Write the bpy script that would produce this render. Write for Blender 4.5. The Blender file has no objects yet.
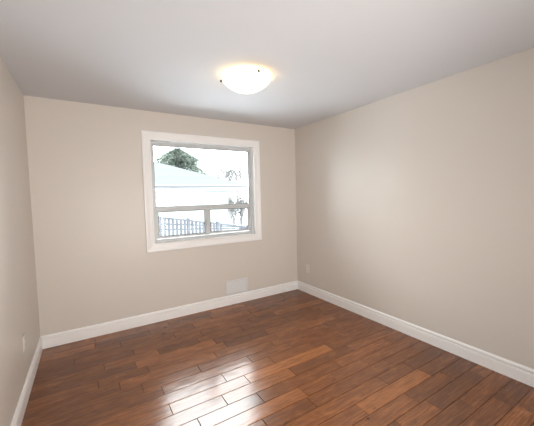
import bpy, bmesh, math, random
from mathutils import Vector, Matrix
random.seed(7)
S = bpy.context.scene
COL = S.collection
PI = math.pi

# ------------------------------------------------------------------ camera
W, H = 3.17, 2.44            # room width, ceiling height
YF = -4.70                   # front wall (behind the camera)
cam_d = bpy.data.cameras.new('camera')
cam = bpy.data.objects.new('camera', cam_d)
COL.objects.link(cam)
S.camera = cam
cam_d.sensor_width = 36.0
cam_d.lens = 36.0 * 291.97 / 534.0
cam_d.clip_start = 0.02
cam_d.clip_end = 300
yaw, pitch, roll = 0.554532, -0.0568963, -0.0242526
fw = Vector((math.sin(yaw) * math.cos(pitch), math.cos(yaw) * math.cos(pitch), math.sin(pitch)))
rt0 = Vector((math.cos(yaw), -math.sin(yaw), 0))
up0 = rt0.cross(fw)
rt = rt0 * math.cos(roll) + up0 * math.sin(roll)
up = -rt0 * math.sin(roll) + up0 * math.cos(roll)
M = Matrix((rt, up, -fw)).transposed().to_4x4()
M.translation = Vector((0.4427, -3.5513, 1.44296))
cam.matrix_world = M

# ------------------------------------------------------------------ sky, exposure, big lights
SKY = 14.0
wd = bpy.data.worlds.new('overcast_sky')
S.world = wd
wd.use_nodes = True
bgn = wd.node_tree.nodes['Background']
bgn.inputs[0].default_value = (0.93, 0.97, 1.0, 1)
bgn.inputs[1].default_value = SKY
vs = S.view_settings
vs.view_transform = 'Standard'
vs.look = 'None'
vs.exposure = 0.0
vs.gamma = 1.0
vs.use_curve_mapping = False
S.cycles.max_bounces = 12
S.cycles.diffuse_bounces = 8
S.cycles.use_denoising = True


def area(name, loc, target, sx, sy, power, color=(1, 1, 1), portal=False):
    l = bpy.data.lights.new(name, 'AREA')
    l.shape = 'RECTANGLE'
    l.size, l.size_y = sx, sy
    l.energy = power
    l.color = color
    o = bpy.data.objects.new(name, l)
    COL.objects.link(o)
    o.location = loc
    o.rotation_euler = (Vector(target) - Vector(loc)).to_track_quat('-Z', 'Y').to_euler()
    if portal:
        l.cycles.is_portal = True
    return o


area('window_daylight_portal', (1.775, 0.30, 1.53), (1.775, -1, 1.53), 1.6, 1.4, 1, portal=True)
# added fill: unseen soft panel behind the camera, brightens walls and ceiling
area('rear_fill_area', (1.45, -4.45, 0.95), (1.6, 0.0, 1.75), 1.6, 1.0, 23, (1.0, 0.985, 0.96))
fl = bpy.data.lights.new('rear_fill_spot', 'SPOT')  # second added fill lamp, unseen, aimed at the upper back wall
fl.energy = 250
fl.color = (1.0, 0.975, 0.94)
fl.spot_size = math.radians(112)
fl.spot_blend = 1.0
fl.shadow_soft_size = 0.45
flo = bpy.data.objects.new('rear_fill_spot', fl)
COL.objects.link(flo)
flo.location = (1.3, -4.1, 1.05)
flo.rotation_euler = (Vector((1.6, 0.0, 1.75)) - flo.location).to_track_quat('-Z', 'Y').to_euler()


# ------------------------------------------------------------------ materials
def mat(name, col=(0.8, 0.8, 0.8), rough=0.5, metal=0.0, spec=0.5):
    m = bpy.data.materials.new(name)
    m.use_nodes = True
    b = m.node_tree.nodes['Principled BSDF']
    b.inputs['Base Color'].default_value = (*col, 1)
    b.inputs['Roughness'].default_value = rough
    b.inputs['Metallic'].default_value = metal
    b.inputs['Specular IOR Level'].default_value = spec
    return m


def N(m, t, **kw):
    n = m.node_tree.nodes.new(t)
    for k, v in kw.items():
        setattr(n, k, v)
    return n


def L(m, a, b):
    m.node_tree.links.new(a, b)


def bump(m, scale, strength, dist=0.002, detail=3):
    tc = N(m, 'ShaderNodeNewGeometry')
    n = N(m, 'ShaderNodeTexNoise')
    n.inputs['Scale'].default_value = scale
    n.inputs['Detail'].default_value = detail
    bm_ = N(m, 'ShaderNodeBump')
    bm_.inputs['Strength'].default_value = strength
    bm_.inputs['Distance'].default_value = dist
    L(m, tc.outputs['Position'], n.inputs['Vector'])
    L(m, n.outputs['Fac'], bm_.inputs['Height'])
    L(m, bm_.outputs['Normal'], m.node_tree.nodes['Principled BSDF'].inputs['Normal'])


def mottled(m, c1, c2, scale, detail=4):
    tc = N(m, 'ShaderNodeNewGeometry')
    n = N(m, 'ShaderNodeTexNoise')
    n.inputs['Scale'].default_value = scale
    n.inputs['Detail'].default_value = detail
    r = N(m, 'ShaderNodeValToRGB')
    r.color_ramp.elements[0].position = 0.35
    r.color_ramp.elements[1].position = 0.65
    r.color_ramp.elements[0].color = (*c1, 1)
    r.color_ramp.elements[1].color = (*c2, 1)
    L(m, tc.outputs['Position'], n.inputs['Vector'])
    L(m, n.outputs['Fac'], r.inputs['Fac'])
    L(m, r.outputs['Color'], m.node_tree.nodes['Principled BSDF'].inputs['Base Color'])


m_wall = mat('beige_wall_paint', (0.645, 0.595, 0.54), 0.42, spec=0.5)
bump(m_wall, 220, 0.08, 0.001)
m_ceil = mat('white_ceiling_paint', (0.615, 0.62, 0.635), 0.8, spec=0.2)
bump(m_ceil, 160, 0.1, 0.001)
m_trim = mat('white_trim_paint', (0.86, 0.845, 0.83), 0.35)
bump(m_trim, 60, 0.03, 0.001)
m_vinyl = mat('grey_white_vinyl', (0.56, 0.575, 0.58), 0.4)
bump(m_vinyl, 90, 0.02, 0.001)
m_seal = mat('dark_rubber_seal', (0.06, 0.06, 0.065), 0.6)
bump(m_seal, 90, 0.05, 0.001)
m_plastic = mat('cream_white_plastic', (0.74, 0.70, 0.64), 0.35)
bump(m_plastic, 120, 0.01, 0.0005)
m_slot = mat('dark_slot', (0.03, 0.03, 0.03), 0.7)
bump(m_slot, 120, 0.01, 0.0005)
m_vent = mat('white_enamelled_steel', (0.69, 0.685, 0.68), 0.4)
bump(m_vent, 120, 0.02, 0.0005)
m_duct = mat('dull_galvanised_duct', (0.45, 0.45, 0.45), 0.6, 0.3)
bump(m_duct, 30, 0.1, 0.001)
m_bronze = mat('dark_bronze', (0.012, 0.011, 0.010), 0.5, 0.0)
bump(m_bronze, 120, 0.03, 0.0005)
m_nickel = mat('brushed_nickel', (0.6, 0.57, 0.52), 0.35, 1.0)
bump(m_nickel, 120, 0.03, 0.0005)
m_door = mat('white_door_paint', (0.8, 0.79, 0.77), 0.4)
bump(m_door, 60, 0.03, 0.001)
m_snow = mat('snow', (0.84, 0.87, 0.9), 0.8, spec=0.2)
mottled(m_snow, (0.76, 0.80, 0.85), (0.88, 0.90, 0.92), 0.9)
m_roof = mat('snow_dusted_shingle', (0.5, 0.52, 0.54), 0.85, spec=0.2)
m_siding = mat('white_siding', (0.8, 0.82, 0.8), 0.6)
bump(m_siding, 20, 0.05, 0.002)
m_fascia = mat('white_aluminium_fascia', (0.5, 0.52, 0.52), 0.5)
bump(m_fascia, 20, 0.05, 0.002)
m_gutter = mat('grey_gutter', (0.036, 0.039, 0.042), 0.5)
bump(m_gutter, 20, 0.05, 0.002)
m_soffit = mat('grey_green_soffit', (0.30, 0.34, 0.31), 0.6)
bump(m_soffit, 20, 0.05, 0.002)
m_fencew = mat('weathered_grey_wood', (0.2, 0.2, 0.23), 0.8)
mottled(m_fencew, (0.022, 0.024, 0.030), (0.046, 0.047, 0.056), 6)
m_needle = mat('evergreen_needles', (0.1, 0.16, 0.1), 0.7)
mottled(m_needle, (0.052, 0.068, 0.053), (0.09, 0.106, 0.087), 3)
m_bark = mat('grey_brown_bark', (0.12, 0.11, 0.10), 0.9)
mottled(m_bark, (0.05, 0.048, 0.048), (0.10, 0.095, 0.092), 12)

# siding courses and shingle courses (pattern of the material)
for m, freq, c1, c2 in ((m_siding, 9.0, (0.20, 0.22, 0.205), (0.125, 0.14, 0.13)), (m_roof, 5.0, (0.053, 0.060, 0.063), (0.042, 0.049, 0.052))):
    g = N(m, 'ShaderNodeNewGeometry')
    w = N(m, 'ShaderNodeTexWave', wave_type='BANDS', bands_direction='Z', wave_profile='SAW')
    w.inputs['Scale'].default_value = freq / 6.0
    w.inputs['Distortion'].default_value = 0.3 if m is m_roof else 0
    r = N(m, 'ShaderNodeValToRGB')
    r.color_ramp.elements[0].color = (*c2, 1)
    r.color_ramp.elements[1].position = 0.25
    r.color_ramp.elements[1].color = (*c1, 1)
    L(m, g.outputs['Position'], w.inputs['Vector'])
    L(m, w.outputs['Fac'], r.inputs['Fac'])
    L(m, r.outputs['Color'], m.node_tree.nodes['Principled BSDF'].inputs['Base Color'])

# thin clear pane: fresnel mix of straight-through and mirror
m_glass = bpy.data.materials.new('clear_window_glass')
m_glass.use_nodes = True
nt = m_glass.node_tree
nt.nodes.remove(nt.nodes['Principled BSDF'])
_t = nt.nodes.new('ShaderNodeBsdfTransparent')
_t.inputs[0].default_value = (0.97, 0.99, 0.985, 1)
_g = nt.nodes.new('ShaderNodeBsdfGlossy')
_g.inputs['Roughness'].default_value = 0.0
_f = nt.nodes.new('ShaderNodeFresnel')
_f.inputs[0].default_value = 1.3
_m = nt.nodes.new('ShaderNodeMixShader')
nt.links.new(_f.outputs[0], _m.inputs[0])
nt.links.new(_t.outputs[0], _m.inputs[1])
nt.links.new(_g.outputs[0], _m.inputs[2])
nt.links.new(_m.outputs[0], nt.nodes['Material Output'].inputs[0])

# lit alabaster glass
m_bowl = mat('lit_frosted_glass', (0.9, 0.88, 0.84), 0.35)
_b = m_bowl.node_tree.nodes['Principled BSDF']
_b.inputs['Emission Color'].default_value = (1.0, 0.84, 0.56, 1)
_b.inputs['Emission Strength'].default_value = 0.95
bump(m_bowl, 14, 0.1, 0.002)

# hardwood: per-plank tint in attribute 'plank' (r tone, g offset, b hue)
m_floor = mat('brown_hand_scraped_hardwood', (0.2, 0.1, 0.05), 0.3)
pb = m_floor.node_tree.nodes['Principled BSDF']
at = N(m_floor, 'ShaderNodeAttribute', attribute_name='plank')
sep = N(m_floor, 'ShaderNodeSeparateColor')
L(m_floor, at.outputs['Color'], sep.inputs[0])
geo = N(m_floor, 'ShaderNodeNewGeometry')
offs = N(m_floor, 'ShaderNodeVectorMath', operation='SCALE')
comb = N(m_floor, 'ShaderNodeCombineXYZ')
for i_ in range(3):
    L(m_floor, sep.outputs[1], comb.inputs[i_])
L(m_floor, comb.outputs[0], offs.inputs[0])
offs.inputs['Scale'].default_value = 37.0
addv = N(m_floor, 'ShaderNodeVectorMath', operation='ADD')
L(m_floor, geo.outputs['Position'], addv.inputs[0])
L(m_floor, offs.outputs[0], addv.inputs[1])


def stretched(sx, sy, scale, detail, rough=0.55, dist=0.0):
    mp = N(m_floor, 'ShaderNodeMapping')
    mp.inputs['Scale'].default_value = (sx, sy, 1)
    n = N(m_floor, 'ShaderNodeTexNoise')
    n.inputs['Scale'].default_value = scale
    n.inputs['Detail'].default_value = detail
    n.inputs['Roughness'].default_value = rough
    n.inputs['Distortion'].default_value = dist
    L(m_floor, addv.outputs[0], mp.inputs['Vector'])
    L(m_floor, mp.outputs[0], n.inputs['Vector'])
    return n


def mth(op, a, b):
    n = N(m_floor, 'ShaderNodeMath', operation=op)
    for k, v in ((0, a), (1, b)):
        if isinstance(v, (int, float)):
            n.inputs[k].default_value = v
        else:
            L(m_floor, v, n.inputs[k])
    return n.outputs[0]


grain = stretched(0.8, 17.0, 5.0, 7, 0.68, 0.5)      # long streaks
fig = stretched(1.0, 3.0, 5.0, 4, 0.6, 1.2)         # figure blotches
knots = stretched(1.0, 1.9, 9.0, 2, 0.5, 0.6)        # knots
tone = mth('ADD', mth('MULTIPLY', sep.outputs[0], 0.44),
           mth('ADD', mth('MULTIPLY', grain.outputs['Fac'], 1.0), mth('MULTIPLY', fig.outputs['Fac'], 0.50)))
tone = mth('SUBTRACT', tone, 0.455)
ramp = N(m_floor, 'ShaderNodeValToRGB')
cr = ramp.color_ramp
cr.elements[0].position, cr.elements[0].color = 0.0, (0.092, 0.029, 0.0095, 1)
cr.elements[1].position, cr.elements[1].color = 0.95, (0.46, 0.19, 0.080, 1)
for p_, c_ in ((0.32, (0.135, 0.0435, 0.013)), (0.55, (0.235, 0.078, 0.022)), (0.75, (0.375, 0.132, 0.038))):
    e_ = cr.elements.new(p_)
    e_.color = (*c_, 1)
L(m_floor, tone, ramp.inputs['Fac'])
kr = N(m_floor, 'ShaderNodeValToRGB')
kr.color_ramp.elements[0].position, kr.color_ramp.elements[0].color = 0.69, (1, 1, 1, 1)
kr.color_ramp.elements[1].position, kr.color_ramp.elements[1].color = 0.80, (0.42, 0.34, 0.28, 1)
L(m_floor, knots.outputs['Fac'], kr.inputs['Fac'])
mul = N(m_floor, 'ShaderNodeMix', data_type='RGBA', blend_type='MULTIPLY')
mul.inputs[0].default_value = 1.0
L(m_floor, ramp.outputs['Color'], mul.inputs[6])
L(m_floor, kr.outputs['Color'], mul.inputs[7])
L(m_floor, mul.outputs[2], pb.inputs['Base Color'])
rr = mth('ADD', mth('MULTIPLY', fig.outputs['Fac'], 0.12), 0.19)
L(m_floor, rr, pb.inputs['Roughness'])
# satin lacquer: an even sheen over the matte wood
pb.inputs['Specular IOR Level'].default_value = 0.12
gl = N(m_floor, 'ShaderNodeBsdfGlossy')
gl.inputs['Color'].default_value = (1, 0.98, 0.96, 1)
gl.inputs['Roughness'].default_value = 0.19
mixs = N(m_floor, 'ShaderNodeMixShader')
mixs.inputs[0].default_value = 0.088
L(m_floor, pb.outputs[0], mixs.inputs[1])
L(m_floor, gl.outputs[0], mixs.inputs[2])
L(m_floor, mixs.outputs[0], m_floor.node_tree.nodes['Material Output'].inputs[0])
wav = stretched(1.4, 3.5, 4.0, 2, 0.5)
hsum = mth('ADD', mth('MULTIPLY', wav.outputs['Fac'], 1.0), mth('MULTIPLY', grain.outputs['Fac'], 0.02))
bp = N(m_floor, 'ShaderNodeBump')
bp.inputs['Strength'].default_value = 0.55
bp.inputs['Distance'].default_value = 0.004
L(m_floor, hsum, bp.inputs['Height'])
L(m_floor, bp.outputs['Normal'], pb.inputs['Normal'])
L(m_floor, bp.outputs['Normal'], gl.inputs['Normal'])
m_gap = mat('dark_plank_gap', (0.012, 0.007, 0.005), 0.9, spec=0.1)
bump(m_gap, 60, 0.05, 0.001)


# ------------------------------------------------------------------ mesh helpers
def box(bm, x0, x1, y0, y1, z0, z1, mi=0):
    v = [bm.verts.new(p) for p in ((x0, y0, z0), (x1, y0, z0), (x1, y1, z0), (x0, y1, z0),
                                   (x0, y0, z1), (x1, y0, z1), (x1, y1, z1), (x0, y1, z1))]
    for q in ((0, 3, 2, 1), (4, 5, 6, 7), (0, 1, 5, 4), (1, 2, 6, 5), (2, 3, 7, 6), (3, 0, 4, 7)):
        bm.faces.new([v[i] for i in q]).material_index = mi
    return v


def obj(name, bm, m, parent=None, bevel=0.0, segs=2, smooth=False, fix=True):
    me = bpy.data.meshes.new(name)
    if fix:
        bmesh.ops.recalc_face_normals(bm, faces=bm.faces[:])
    bm.to_mesh(me)
    bm.free()
    for mm in (m if isinstance(m, (list, tuple)) else [m]):
        me.materials.append(mm)
    o = bpy.data.objects.new(name, me)
    COL.objects.link(o)
    if parent:
        o.parent = parent
        o.matrix_parent_inverse = Matrix.Translation(parent.location).inverted() if parent.type == 'EMPTY' else Matrix()
    if bevel:
        md = o.modifiers.new('bevel', 'BEVEL')
        md.width = bevel
        md.segments = segs
        md.limit_method = 'ANGLE'
    if smooth:
        for p in me.polygons:
            p.use_smooth = True
    return o


def struct(o):
    o['kind'] = 'structure'
    return o


def thing(name, label, cat, loc, group=None):
    o = bpy.data.objects.new(name, None)
    COL.objects.link(o)
    o.location = loc
    o.empty_display_size = 0.1
    tag(o, label, cat, group)
    return o


def tag(o, label, cat, group=None):
    o['label'] = label
    o['category'] = cat
    if group:
        o['group'] = group
    return o


def sweep_frame(bm, x0, x1, z0, z1, prof, mi=0):
    """mitred rectangular frame: prof = closed list of (outward, y)"""
    rings = []
    for cx, cz, sx, sz in ((x0, z0, -1, -1), (x1, z0, 1, -1), (x1, z1, 1, 1), (x0, z1, -1, 1)):
        rings.append([bm.verts.new((cx + sx * u, y, cz + sz * u)) for u, y in prof])
    n = len(prof)
    for k in range(4):
        a, b = rings[k], rings[(k + 1) % 4]
        for i in range(n):
            bm.faces.new((a[i], a[(i + 1) % n], b[(i + 1) % n], b[i])).material_index = mi


def lathe(bm, prof, c, segs=48):
    rings = []
    for r, z in prof:
        if r < 1e-6:
            rings.append([bm.verts.new((c[0], c[1], z))])
        else:
            rings.append([bm.verts.new((c[0] + r * math.cos(2 * PI * k / segs), c[1] + r * math.sin(2 * PI * k / segs), z)) for k in range(segs)])
    for a, b in zip(rings, rings[1:]):
        for k in range(segs):
            k2 = (k + 1) % segs
            if len(a) == 1 and len(b) == 1:
                continue
            if len(a) == 1:
                bm.faces.new((a[0], b[k], b[k2]))
            elif len(b) == 1:
                bm.faces.new((a[k], a[k2], b[0]))
            else:
                bm.faces.new((a[k], a[k2], b[k2], b[k]))


def tube(bm, p, q, r0, r1, n=6):
    p, q = Vector(p), Vector(q)
    d = (q - p).normalized()
    a = d.orthogonal().normalized()
    b = d.cross(a)
    R0 = [bm.verts.new(p + (a * math.cos(2 * PI * k / n) + b * math.sin(2 * PI * k / n)) * r0) for k in range(n)]
    R1 = [bm.verts.new(q + (a * math.cos(2 * PI * k / n) + b * math.sin(2 * PI * k / n)) * r1) for k in range(n)]
    for k in range(n):
        bm.faces.new((R0[k], R0[(k + 1) % n], R1[(k + 1) % n], R1[k]))
    bm.faces.new(R0[::-1])
    bm.faces.new(R1)


# ------------------------------------------------------------------ room shell
# floor: staggered planks running along the window wall, 12 cm pitch
PW, Y0 = 0.12, -0.05
known = {  # end joints read off the photograph, by row (row = round((-y_top-0.05)/0.12))
    9: [0.742, 1.19, 1.93], 10: [0.865, 1.612, 2.054], 11: [1.314, 1.766, 2.62], 12: [0.868, 1.46, 2.335],
    13: [0.45, 1.214, 1.815, 2.5], 14: [0.992, 1.44, 2.2], 15: [0.55, 1.735, 2.42], 18: [1.3, 1.95, 2.69], 19: [2.325, 2.8]}
tones = {(9, 0): .35, (9, 1): .5, (9, 2): .4, (10, 1): .45, (10, 2): .35, (11, 0): .5, (11, 1): .6, (11, 2): .38, (12, 1): .65, (12, 2): .95,
         (12, 3): .35, (13, 2): .62, (13, 3): .25, (14, 2): .38, (14, 3): .55, (15, 1): .8, (15, 2): .45, (18, 2): .85, (18, 3): .2, (19, 0): .55, (19, 1): .2}
bm = bmesh.new()
lay = bm.verts.layers.float_color.new('plank')
box(bm, 0, W, YF, 0, -0.05, -0.0045, 1)
rows = int((0 - YF) / PW) + 2
for r in range(-1, rows):
    yt = min(Y0 - r * PW, -0.001)
    yb = max(Y0 - (r + 1) * PW, YF + 0.001)
    if yt - yb < 0.01:
        continue
    if r in known:
        ends = known[r]
        if ends[-1] < 2.4:
            ends = ends + [ends[-1] + 0.68]
    else:
        ends, x = [], random.uniform(0.15, 0.8)
        while x < W - 0.12:
            ends.append(x)
            x += random.choice((0.38, 0.5, 0.62, 0.75, 0.9)) + random.uniform(-.05, .05)
    xs = [0.0] + [e for e in ends if e < W - 0.1] + [W]
    for i in range(len(xs) - 1):
        g = 0.0011
        a, b = xs[i] + g, xs[i + 1] - g
        c, d = yb + g, yt - g
        e = 0.0022
        low = -0.004
        tz = random.uniform(-0.0006, 0.0006)
        outer = [bm.verts.new(p) for p in ((a, c, low), (b, c, low), (b, d, low), (a, d, low))]
        mid = [bm.verts.new(p) for p in ((a, c, -0.0022), (b, c, -0.0022), (b, d, -0.0022), (a, d, -0.0022))]
        t1 = random.uniform(-0.0005, 0.0005)
        top = [bm.verts.new(p) for p in ((a + e, c + e, 0), (b - e, c + e, 0), (b - e, d - e, 0), (a + e, d - e, 0))]
        cv = (tones.get((r, i), min(1, max(0, random.gauss(0.42, 0.2)))), random.random(), random.random(), 1)
        for v in outer + mid + top:
            v[lay] = cv
        for k in range(4):
            k2 = (k + 1) % 4
            bm.faces.new((outer[k], outer[k2], mid[k2], mid[k]))
            bm.faces.new((mid[k], mid[k2], top[k2], top[k]))
        bm.faces.new(top)
struct(obj('floor', bm, [m_floor, m_gap], fix=False))

bm = bmesh.new()
box(bm, -0.15, W + 0.15, YF - 0.15, 0.2, H, H + 0.12)
struct(obj('ceiling', bm, m_ceil))

bm = bmesh.new()
box(bm, -0.12, 0, YF - 0.12, 0.17, -0.05, H)
struct(obj('wall_left', bm, m_wall))
bm = bmesh.new()
box(bm, W, W + 0.12, YF - 0.12, 0.17, -0.05, H)
struct(obj('wall_right', bm, m_wall))

# back wall with the window opening
OX0, OX1, OZ0, OZ1 = 1.10, 2.445, 0.925, 2.12
bm = bmesh.new()


def holed_wall(bm, x0, x1, z0, z1, hx0, hx1, hz0, hz1, ya, yb):
    for y in (ya, yb):
        o_ = [bm.verts.new((x, y, z)) for x, z in ((x0, z0), (x1, z0), (x1, z1), (x0, z1))]
        i_ = [bm.verts.new((x, y, z)) for x, z in ((hx0, hz0), (hx1, hz0), (hx1, hz1), (hx0, hz1))]
        for k in range(4):
            bm.faces.new((o_[k], o_[(k + 1) % 4], i_[(k + 1) % 4], i_[k]))
        if y == ya:
            oa, ia = o_, i_
    for k in range(4):
        k2 = (k + 1) % 4
        bm.faces.new((oa[k], oa[k2], o_[k2], o_[k]))
        bm.faces.new((ia[k], ia[k2], i_[k2], i_[k]))


holed_wall(bm, 0, W, -0.05, H, OX0 - 0.012, OX1 + 0.012, OZ0 - 0.012, OZ1 + 0.012, 0.0, 0.17)
struct(obj('wall_back', bm, m_wall))

# front wall with a closed door (behind the camera)
DX0, DX1, DZ1 = 1.75, 2.56, 2.03
bm = bmesh.new()
holed_wall(bm, 0, W, -0.05, H, DX0, DX1, -0.04, DZ1, YF, YF - 0.12)
struct(obj('wall_front', bm, m_wall))
bm = bmesh.new()
box(bm, DX0 + 0.004, DX1 - 0.004, YF - 0.05, YF - 0.012, 0.006, DZ1 - 0.004)
door = struct(obj('door_1', bm, m_door, bevel=0.002))
for zz0, zz1 in ((0.22, 0.92), (1.08, 1.86)):
    for xx0 in (DX0 + 0.11, DX0 + 0.44):
        bm = bmesh.new()
        sweep_frame(bm, xx0 + 0.02, xx0 + 0.24, zz0 + 0.02, zz1 - 0.02, [(0, YF - 0.012), (0.006, YF - 0.004), (0.02, YF - 0.004), (0.026, YF - 0.012)])
        obj('door_panel', bm, m_door, door)
bm = bmesh.new()
lathe(bm, [(0.0, 0.06), (0.018, 0.058), (0.027, 0.045), (0.024, 0.032), (0.011, 0.024), (0.011, 0.006), (0.026, 0.004), (0.026, 0.0)], (0, 0), 24)
for v in bm.verts:
    v.co = Vector((DX0 + 0.07 + v.co.x, YF - 0.012 + v.co.z, 0.98 + v.co.y))
obj('door_knob', bm, m_nickel, door, smooth=True)
bm = bmesh.new()
pr = [(0.0, YF), (0.0, YF + 0.012), (0.07, YF + 0.018), (0.085, YF + 0.012), (0.085, YF)]
rings = []
for cx, cz, sx, sz in ((DX0, 0, -1, 0), (DX0, DZ1, -1, 1), (DX1, DZ1, 1, 1), (DX1, 0, 1, 0)):
    rings.append([bm.verts.new((cx + sx * u, y, cz + sz * u)) for u, y in pr])
for k in range(3):
    for i in range(len(pr)):
        j = (i + 1) % len(pr)
        bm.faces.new((rings[k][i], rings[k][j], rings[k + 1][j], rings[k + 1][i]))
bm.faces.new(rings[0])
bm.faces.new(rings[3])
struct(obj('trim_1', bm, m_trim))

# baseboards: tall colonial profile, mitred in the corners
BP = [(0, 0.002), (0.015, 0.002), (0.015, 0.088), (0.0135, 0.091), (0.001, 0.093), (0.001, 0.101), (0.0125, 0.1035), (0.0145, 0.113),
      (0.0115, 0.121), (0.005, 0.128), (0.0, 0.1295)]


def baseboard(name, p0, p1, nrm, m0=1, m1=1):
    bm = bmesh.new()
    p0, p1, nrm = Vector(p0), Vector(p1), Vector(nrm)
    d = (p1 - p0).normalized()
    A = [bm.verts.new(p0 + nrm * u + d * u * m0 + Vector((0, 0, z))) for u, z in BP]
    B = [bm.verts.new(p1 + nrm * u - d * u * m1 + Vector((0, 0, z))) for u, z in BP]
    n = len(BP)
    for i in range(n):
        bm.faces.new((A[i], A[(i + 1) % n], B[(i + 1) % n], B[i]))
    bm.faces.new(A)
    bm.faces.new(B)
    return struct(obj(name, bm, m_trim))


baseboard('baseboard_back', (0, 0, 0), (W, 0, 0), (0, -1, 0))
baseboard('baseboard_left', (0, YF, 0), (0, 0, 0), (1, 0, 0))
baseboard('baseboard_right', (W, YF, 0), (W, 0, 0), (-1, 0, 0))
baseboard('baseboard_front', (0, YF, 0), (DX0 - 0.087, YF, 0), (0, 1, 0), 1, 0)
baseboard('baseboard_front_side', (DX1 + 0.087, YF, 0), (W, YF, 0), (0, 1, 0), 0, 1)

# ------------------------------------------------------------------ window
win = bpy.data.objects.new('window_1', None)
COL.objects.link(win)
win.location = ((OX0 + OX1) / 2, 0.0, OZ0)
win['kind'] = 'structure'
# interior casing
bm = bmesh.new()
sweep_frame(bm, OX0, OX1, OZ0, OZ1, [(0.0, 0.0), (0.0, -0.011), (0.006, -0.0125), (0.012, -0.0125), (0.016, -0.010), (0.05, -0.0125), (0.062, -0.017),
                                     (0.078, -0.019), (0.088, -0.019), (0.093, -0.015), (0.093, 0.0)])
obj('window_casing', bm, m_trim, win)
# jamb liner (white board lining the opening)
bm = bmesh.new()
sweep_frame(bm, OX0, OX1, OZ0, OZ1, [(0.0, 0.0), (0.0, 0.168), (0.0115, 0.168), (0.0115, 0.0)])
obj('window_jamb', bm, m_trim, win)
# vinyl main frame, stepped
VX0, VX1, VZ0, VZ1 = 1.142, 2.402, 0.962, 2.070
bm = bmesh.new()
sweep_frame(bm, VX0, VX1, VZ0, VZ1, [(0.0, 0.062), (0.0, 0.13), (0.041, 0.13), (0.041, 0.050), (0.016, 0.050), (0.014, 0.056), (0.014, 0.062)])
obj('window_frame', bm, m_vinyl, win)
# horizontal rail between fixed pane and sliders
bm = bmesh.new()
box(bm, VX0, VX1, 0.052, 0.125, 1.296, 1.344)
obj('window_rail', bm, m_vinyl, win, bevel=0.004)
# fixed upper pane
bm = bmesh.new()
box(bm, VX0 - 0.004, VX1 + 0.004, 0.086, 0.090, 1.340, VZ1 + 0.004)
pane = obj('window_pane', bm, m_glass, win)
bm = bmesh.new()
sweep_frame(bm, VX0 + 0.005, VX1 - 0.005, 1.351, VZ1 - 0.005, [(0, 0.072), (0, 0.0855), (0.0075, 0.0855), (0.0075, 0.072)])
obj('glazing_gasket', bm, m_seal, pane)


# two sliding sashes below
def sash(x0, x1, z0, z1, y, wl, wr, latch):
    bm = bmesh.new()
    # frame of four rails with the given side widths
    holed_wall(bm, x0, x1, z0, z1, x0 + wl, x1 - wr, z0 + 0.026, z1 - 0.006, y, y + 0.022)
    s = obj('window_sash', bm, m_vinyl, win, bevel=0.002)
    bm = bmesh.new()
    box(bm, x0 + wl - 0.003, x1 - wr + 0.003, y + 0.010, y + 0.014, z0 + 0.023, z1 - 0.003)
    p = obj('sash_pane', bm, m_glass, s)
    bm = bmesh.new()
    sweep_frame(bm, x0 + wl + 0.003, x1 - wr - 0.003, z0 + 0.029, z1 - 0.009, [(-0.003, y + 0.002), (-0.003, y + 0.0095), (0.003, y + 0.0095), (0.003, y + 0.002)])
    obj('sash_gasket', bm, m_seal, s)
    if latch:
        bm = bmesh.new()
        box(bm, x1 - wr * 0.75, x1 - wr * 0.25, y - 0.012, y + 0.001, z0 + 0.11, z0 + 0.19)
        obj('sash_latch', bm, m_vinyl, s, bevel=0.003)


sash(1.143, 1.790, 0.966, 1.2955, 0.066, 0.022, 0.050, True)
sash(1.770, 2.401, 0.966, 1.2955, 0.092, 0.050, 0.022, False)

# ------------------------------------------------------------------ ceiling light
LX, LY = 1.625, -1.37
cl = thing('ceiling_light', 'lit flush-mount ceiling light with frosted white glass bowl and dark finials', 'ceiling light', (LX, LY, H))
bm = bmesh.new()
lathe(bm, [(0.0, H), (0.14, H), (0.14, H - 0.012), (0.13, H - 0.022), (0.0, H - 0.024)], (LX, LY))
obj('base_pan', bm, m_trim, cl, smooth=False)
bm = bmesh.new()
ro, zt, zb = 0.203, H - 0.030, H - 0.130
outer, inner = [], []
for k in range(15):
    a = k / 14 * PI / 2
    outer.append((ro * math.cos(a), zt - (zt - zb) * (math.sin(a) ** 1.6)))
    inner.append(((ro - 0.006) * math.cos(a), zt - (zt - zb - 0.006) * (math.sin(a) ** 1.6)))
outer[-1] = (0, zb)
inner[-1] = (0, zb + 0.006)
prof = outer[::-1] + inner
lathe(bm, prof, (LX, LY), 64)
obj('glass_bowl', bm, m_bowl, cl, smooth=True)
for deg in (269, 149, 29):
    a = math.radians(deg)
    fx, fy = LX + 0.206 * math.cos(a), LY + 0.206 * math.sin(a)
    bm = bmesh.new()
    # clip: arm from the pan and a little round knob gripping the rim
    tube(bm, (LX + 0.13 * math.cos(a), LY + 0.13 * math.sin(a), H - 0.014), (fx, fy, H - 0.016), 0.003, 0.003, 8)
    tube(bm, (fx, fy, H - 0.014), (fx, fy, H - 0.046), 0.003, 0.003, 8)
    obj('clip', bm, m_nickel, cl)
    bm = bmesh.new()
    bmesh.ops.create_icosphere(bm, subdivisions=3, radius=0.0095, matrix=Matrix.Translation((fx + 0.004 * math.cos(a), fy + 0.004 * math.sin(a), H - 0.036)))
    fo = obj('finial', bm, m_bronze, cl, smooth=True)
bl = bpy.data.lights.new('bulb', 'POINT')
bl.energy = 1.9
bl.color = (1.0, 0.66, 0.28)
bl.shadow_soft_size = 0.03
bo = bpy.data.objects.new('bulb', bl)
COL.objects.link(bo)
bo.location = (LX, LY, H - 0.062)

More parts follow.
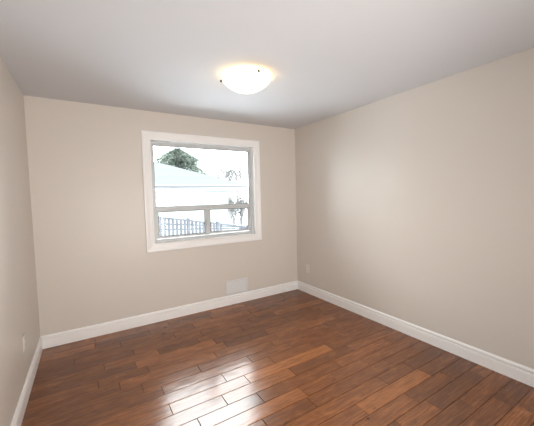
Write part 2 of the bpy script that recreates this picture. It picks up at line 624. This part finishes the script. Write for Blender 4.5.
# ------------------------------------------------------------------ wall vent
VA, VB, VC, VD = 1.962, 2.302, 0.1305, 0.331
vt = thing('wall_vent', 'white louvred return air grille low on the wall under the window', 'vent', ((VA + VB) / 2, 0, VC))
bm = bmesh.new()
sweep_frame(bm, VA + 0.022, VB - 0.022, VC + 0.018, VD - 0.022, [(0, 0.0), (0, -0.007), (0.016, -0.007), (0.0175, -0.006), (0.0178, 0.0)])
obj('frame', bm, m_vent, vt)
bm = bmesh.new()
box(bm, VA + 0.02, VB - 0.02, -0.0016, -0.0006, VC + 0.016, VD - 0.02)
obj('backing', bm, m_duct, vt)
zz = VC + 0.022
while zz < VD - 0.026:
    bm = bmesh.new()
    v = [bm.verts.new(p) for p in ((VA + 0.021, -0.0018, zz + 0.009), (VB - 0.021, -0.0018, zz + 0.009), (VB - 0.021, -0.0062, zz), (VA + 0.021, -0.0062, zz),
                                   (VA + 0.021, -0.0018, zz + 0.0105), (VB - 0.021, -0.0018, zz + 0.0105), (VB - 0.021, -0.0062, zz + 0.0015), (VA + 0.021, -0.0062, zz + 0.0015))]
    for q in ((0, 1, 2, 3), (7, 6, 5, 4), (0, 4, 5, 1), (1, 5, 6, 2), (2, 6, 7, 3), (3, 7, 4, 0)):
        bm.faces.new([v[i] for i in q])
    obj('slat', bm, m_vent, vt)
    zz += 0.0115
for xx in (VA + 0.013, VB - 0.013):
    bm = bmesh.new()
    lathe(bm, [(0, -0.0086), (0.003, -0.008), (0.0042, -0.0068)], (0, 0), 12)
    for q in bm.verts:
        q.co = Vector((xx + q.co.x, q.co.z, (VC + VD) / 2 + q.co.y))
    obj('screw', bm, m_nickel, vt)


# ------------------------------------------------------------------ outlets
def outlet(y, z, x, sgn, label):
    t = thing('wall_outlet', label, 'electrical outlet', (x, y, z), None)

    def P(bm):
        for v in bm.verts:
            u, w_, d = v.co.x, v.co.z, v.co.y
            v.co = Vector((x + sgn * d, y + u, z + w_))
    bm = bmesh.new()
    box(bm, -0.037, 0.037, 0.0002, 0.006, -0.06, 0.06)
    P(bm)
    obj('cover_plate', bm, m_plastic, t, bevel=0.003)
    for dz in (-0.024, 0.024):
        bm = bmesh.new()
        lathe(bm, [(0, 0.0082), (0.0155, 0.0080), (0.0165, 0.0070), (0.0165, 0.0058)], (0, 0), 24)
        for v in bm.verts:
            v.co = Vector((v.co.x, v.co.z, max(-0.013, min(0.013, v.co.y)) + dz))
        P(bm)
        rc = obj('receptacle', bm, m_plastic, t)
        for du, w_ in ((-0.0065, 0.009), (0.0065, 0.007)):
            bm = bmesh.new()
            box(bm, du - 0.001, du + 0.001, 0.0078, 0.0086, dz + 0.002 - w_ / 2, dz + 0.002 + w_ / 2)
            P(bm)
            obj('slot', bm, m_slot, rc)
    bm = bmesh.new()
    lathe(bm, [(0, 0.0072), (0.0025, 0.007), (0.0032, 0.006)], (0, 0), 12)
    for v in bm.verts:
        v.co = Vector((v.co.x, v.co.z, v.co.y))
    P(bm)
    obj('screw', bm, m_nickel, t)


outlet(-0.255, 0.367, W, -1, 'small cream duplex outlet on the right wall near the far corner')
outlet(-0.800, 0.405, 0.0, 1, 'white outlet plate low on the left wall above the baseboard')

# ------------------------------------------------------------------ outside
GZ = -0.55
bm = bmesh.new()
nx = 24
vv = [[bm.verts.new((-40 + 110 * i / nx, 0.9 + 79 * j / nx, GZ + 0.04 * math.sin(i * 2.3 + j * 1.1))) for i in range(nx + 1)] for j in range(nx + 1)]
for j in range(nx):
    for i in range(nx):
        bm.faces.new((vv[j][i], vv[j][i + 1], vv[j + 1][i + 1], vv[j + 1][i]))
struct(obj('ground', bm, m_snow, smooth=True))

# neighbour's low house with a hip roof
hz = 1.95
EX0, EX1, EY0, EY1 = -6.0, 6.30, 7.5, 15.0     # eave rectangle
ov = 0.45
hs = thing('neighbour_house', 'low white house with snowy hip roof seen across the yard through the window', 'house', ((EX0 + EX1) / 2, (EY0 + EY1) / 2, GZ - 0.05))
bm = bmesh.new()
box(bm, EX0 + ov, EX1 - ov, EY0 + ov, EY1 - ov, GZ - 0.06, hz - 0.20)
obj('wall', bm, m_siding, hs)
bm = bmesh.new()
pt = 0.39
hw = (EY1 - EY0) / 2
e = [bm.verts.new(p) for p in ((EX0, EY0, hz), (EX1, EY0, hz), (EX1, EY1, hz), (EX0, EY1, hz))]
k0, k1 = bm.verts.new((EX0 + hw, EY0 + hw, hz + hw * pt)), bm.verts.new((EX1 - hw, EY0 + hw, hz + hw * pt))
bm.faces.new((e[0], e[1], k1, k0))
bm.faces.new((e[1], e[2], k1))
bm.faces.new((e[2], e[3], k0, k1))
bm.faces.new((e[3], e[0], k0))
bm.faces.new(e[::-1])
obj('roof', bm, m_roof, hs)
bm = bmesh.new()
box(bm, EX0 + 0.02, EX1 - 0.02, EY0 + 0.02, EY1 - 0.02, hz - 0.20, hz - 0.19)
obj('soffit', bm, m_soffit, hs)
bm = bmesh.new()
for q in ((EX0, EX1, EY0, EY0 + 0.02), (EX0, EX1, EY1 - 0.02, EY1), (EX0, EX0 + 0.02, EY0 + 0.02, EY1 - 0.02), (EX1 - 0.02, EX1, EY0 + 0.02, EY1 - 0.02)):
    box(bm, *q, hz - 0.20, hz - 0.001)
obj('fascia', bm, m_fascia, hs)
bm = bmesh.new()
pr = [(0, 0), (-0.10, 0.01), (-0.12, 0.10), (-0.10, 0.10), (-0.085, 0.025), (-0.005, 0.02)]
A = [bm.verts.new((EX0, EY0 - 0.001 + u, hz - 0.12 + z)) for u, z in pr]
B = [bm.verts.new((EX1, EY0 - 0.001 + u, hz - 0.12 + z)) for u, z in pr]
for i in range(len(pr)):
    j = (i + 1) % len(pr)
    bm.faces.new((A[i], A[j], B[j], B[i]))
bm.faces.new(A)
bm.faces.new(B)
obj('gutter', bm, m_gutter, hs)

# sloping picket railing in front of the house
FY = 6.2
fn = thing('picket_railing', 'grey wooden picket railing with sloping top rail in front of the white house', 'fence', (3.8, FY, GZ))
xa, xb = 2.2, 5.75


def ztop(x):
    return 0.87 + (0.34 - 0.87) * (x - 2.5) / (5.6 - 2.5)


def bar(bm, xa, za, xb, zb, h, y0, y1):
    q = [bm.verts.new(p) for p in ((xa, y0, za - h), (xb, y0, zb - h), (xb, y1, zb - h), (xa, y1, za - h), (xa, y0, za), (xb, y0, zb), (xb, y1, zb), (xa, y1, za))]
    for f in ((0, 3, 2, 1), (4, 5, 6, 7), (0, 1, 5, 4), (1, 2, 6, 5), (2, 3, 7, 6), (3, 0, 4, 7)):
        bm.faces.new([q[i] for i in f])


bm = bmesh.new()
bar(bm, xa, ztop(xa), xb, ztop(xb), 0.055, FY - 0.05, FY + 0.05)
obj('top_rail', bm, m_fencew, fn, bevel=0.005)
bm = bmesh.new()
bar(bm, xa, 0.50, xb, 0.28, 0.05, FY - 0.02, FY + 0.02)
obj('bottom_rail', bm, m_fencew, fn, bevel=0.005)
bm = bmesh.new()
bar(bm, xa, 0.70, xb, 0.31, 0.05, FY - 0.02, FY + 0.02)
obj('middle_rail', bm, m_fencew, fn, bevel=0.005)
for x in (2.3, 3.35, 4.4, 5.6):
    bm = bmesh.new()
    box(bm, x - 0.045, x + 0.045, FY - 0.045, FY + 0.045, GZ - 0.08, ztop(x) + 0.05)
    obj('post', bm, m_fencew, fn, bevel=0.006)
x = 2.45
while x < 4.6:
    if min(abs(x - p) for p in (3.35, 4.4)) > 0.06:
        bm = bmesh.new()
        box(bm, x - 0.036, x + 0.036, FY - 0.021, FY + 0.021, 0.02, ztop(x) - 0.02)
        obj('picket', bm, m_fencew, fn)
    x += 0.13


# bare branching plants
def branch(bm, p, d, ln, r, depth, spread, rng, kids=3, up=0.15):
    q = p + d * ln
    tube(bm, p, q, r, r * 0.75, 5 if depth > 1 else 4)
    if depth == 0:
        return
    for k in range(kids):
        nd = (d + Vector((rng.uniform(-1, 1), rng.uniform(-1, 1), rng.uniform(-0.5, 1))) * spread + Vector((0, 0, up))).normalized()
        st = p + d * ln * rng.uniform(0.45, 1.0)
        branch(bm, st, nd, ln * rng.uniform(0.6, 0.85), r * 0.66, depth - 1, spread, rng, kids, up)


def bare(name, base, trunk_h, r, depth, spread, label, cat, seed, kids=3, stems=1, ln=0.9):
    rng = random.Random(seed)
    t = thing(name, label, cat, base)
    bm = bmesh.new()
    br = bmesh.new()
    for s in range(stems):
        d = Vector((rng.uniform(-.25, .25) * (stems > 1), rng.uniform(-.25, .25) * (stems > 1), 1)).normalized()
        b0 = Vector(base) + Vector((rng.uniform(-.15, .15), rng.uniform(-.1, .1), -0.08)) * (1 if stems > 1 else 0) - Vector((0, 0, 0.08))
        tube(bm, b0, b0 + d * trunk_h, r, r * 0.75, 8)
        for k in range(kids + 2):
            nd = (d + Vector((rng.uniform(-1, 1), rng.uniform(-1, 1), rng.uniform(0, 1))) * spread).normalized()
            branch(br, b0 + d * trunk_h * rng.uniform(0.75, 1.0), nd, ln, r * 0.5, depth, spread, rng, kids)
    obj('trunk' if stems == 1 else 'stem', bm, m_bark, t)
    obj('twigs', br, m_bark, t)


bare('bare_tree', (13.7, 26.0, GZ), 2.6, 0.15, 4, 0.85, 'wide leafless tree behind the snowy roof, nearer the evergreen', 'tree', 3, 3, 1, 1.6)
bare('bare_tree', (18.3, 33.0, GZ), 3.0, 0.15, 4, 0.6, 'leafless tree farthest right in the window, beyond the roof corner', 'tree', 8, 3, 1, 1.5)
bare('bare_shrub', (5.72, 7.12, GZ), 1.35, 0.034, 4, 0.40, 'leafless twiggy shrub in front of the white house wall at the right', 'shrub', 11, 3, 5, 0.36)

# evergreen behind the roof
ev = thing('evergreen_tree', 'bushy green evergreen tree rising behind the snowy roof', 'tree', (6.45, 18.6, GZ))
bm = bmesh.new()
tube(bm, (6.45, 18.6, GZ - 0.08), (6.45, 18.6, 4.6), 0.16, 0.03, 10)
obj('trunk', bm, m_bark, ev)
bm = bmesh.new()
rng = random.Random(5)
for k in range(26000):
    h_ = rng.uniform(0.0, 1.0)
    z = 0.6 + h_ * 4.5
    rad = 2.75 * (1 - h_ ** 6.0) * (0.85 + 0.25 * math.sin(h_ * 23) * (1 if k % 2 else 0.4))
    a = rng.uniform(0, 2 * PI)
    rr_ = rad * math.sqrt(rng.uniform(0.0, 1.0)) * (0.85 + 0.25 * math.sin(a * 5 + h_ * 9))
    c = Vector((6.45 + rr_ * math.cos(a), 18.6 + rr_ * math.sin(a), z - 0.1 * rr_))
    d = (Vector((math.cos(a), math.sin(a), rng.uniform(-0.3, 0.8))) + Vector((rng.uniform(-.7, .7), rng.uniform(-.7, .7), rng.uniform(-.4, .4)))).normalized()
    s_ = d.orthogonal().normalized()
    s_ = (Matrix.Rotation(rng.uniform(0, PI), 3, d) @ s_) * rng.uniform(0.018, 0.035)
    l_ = rng.uniform(0.14, 0.30)
    bm.faces.new([bm.verts.new(p) for p in (c - s_, c + s_, c + d * l_ + s_ * 0.3, c + d * l_ - s_ * 0.3)])
obj('foliage', bm, m_needle, ev, fix=False)
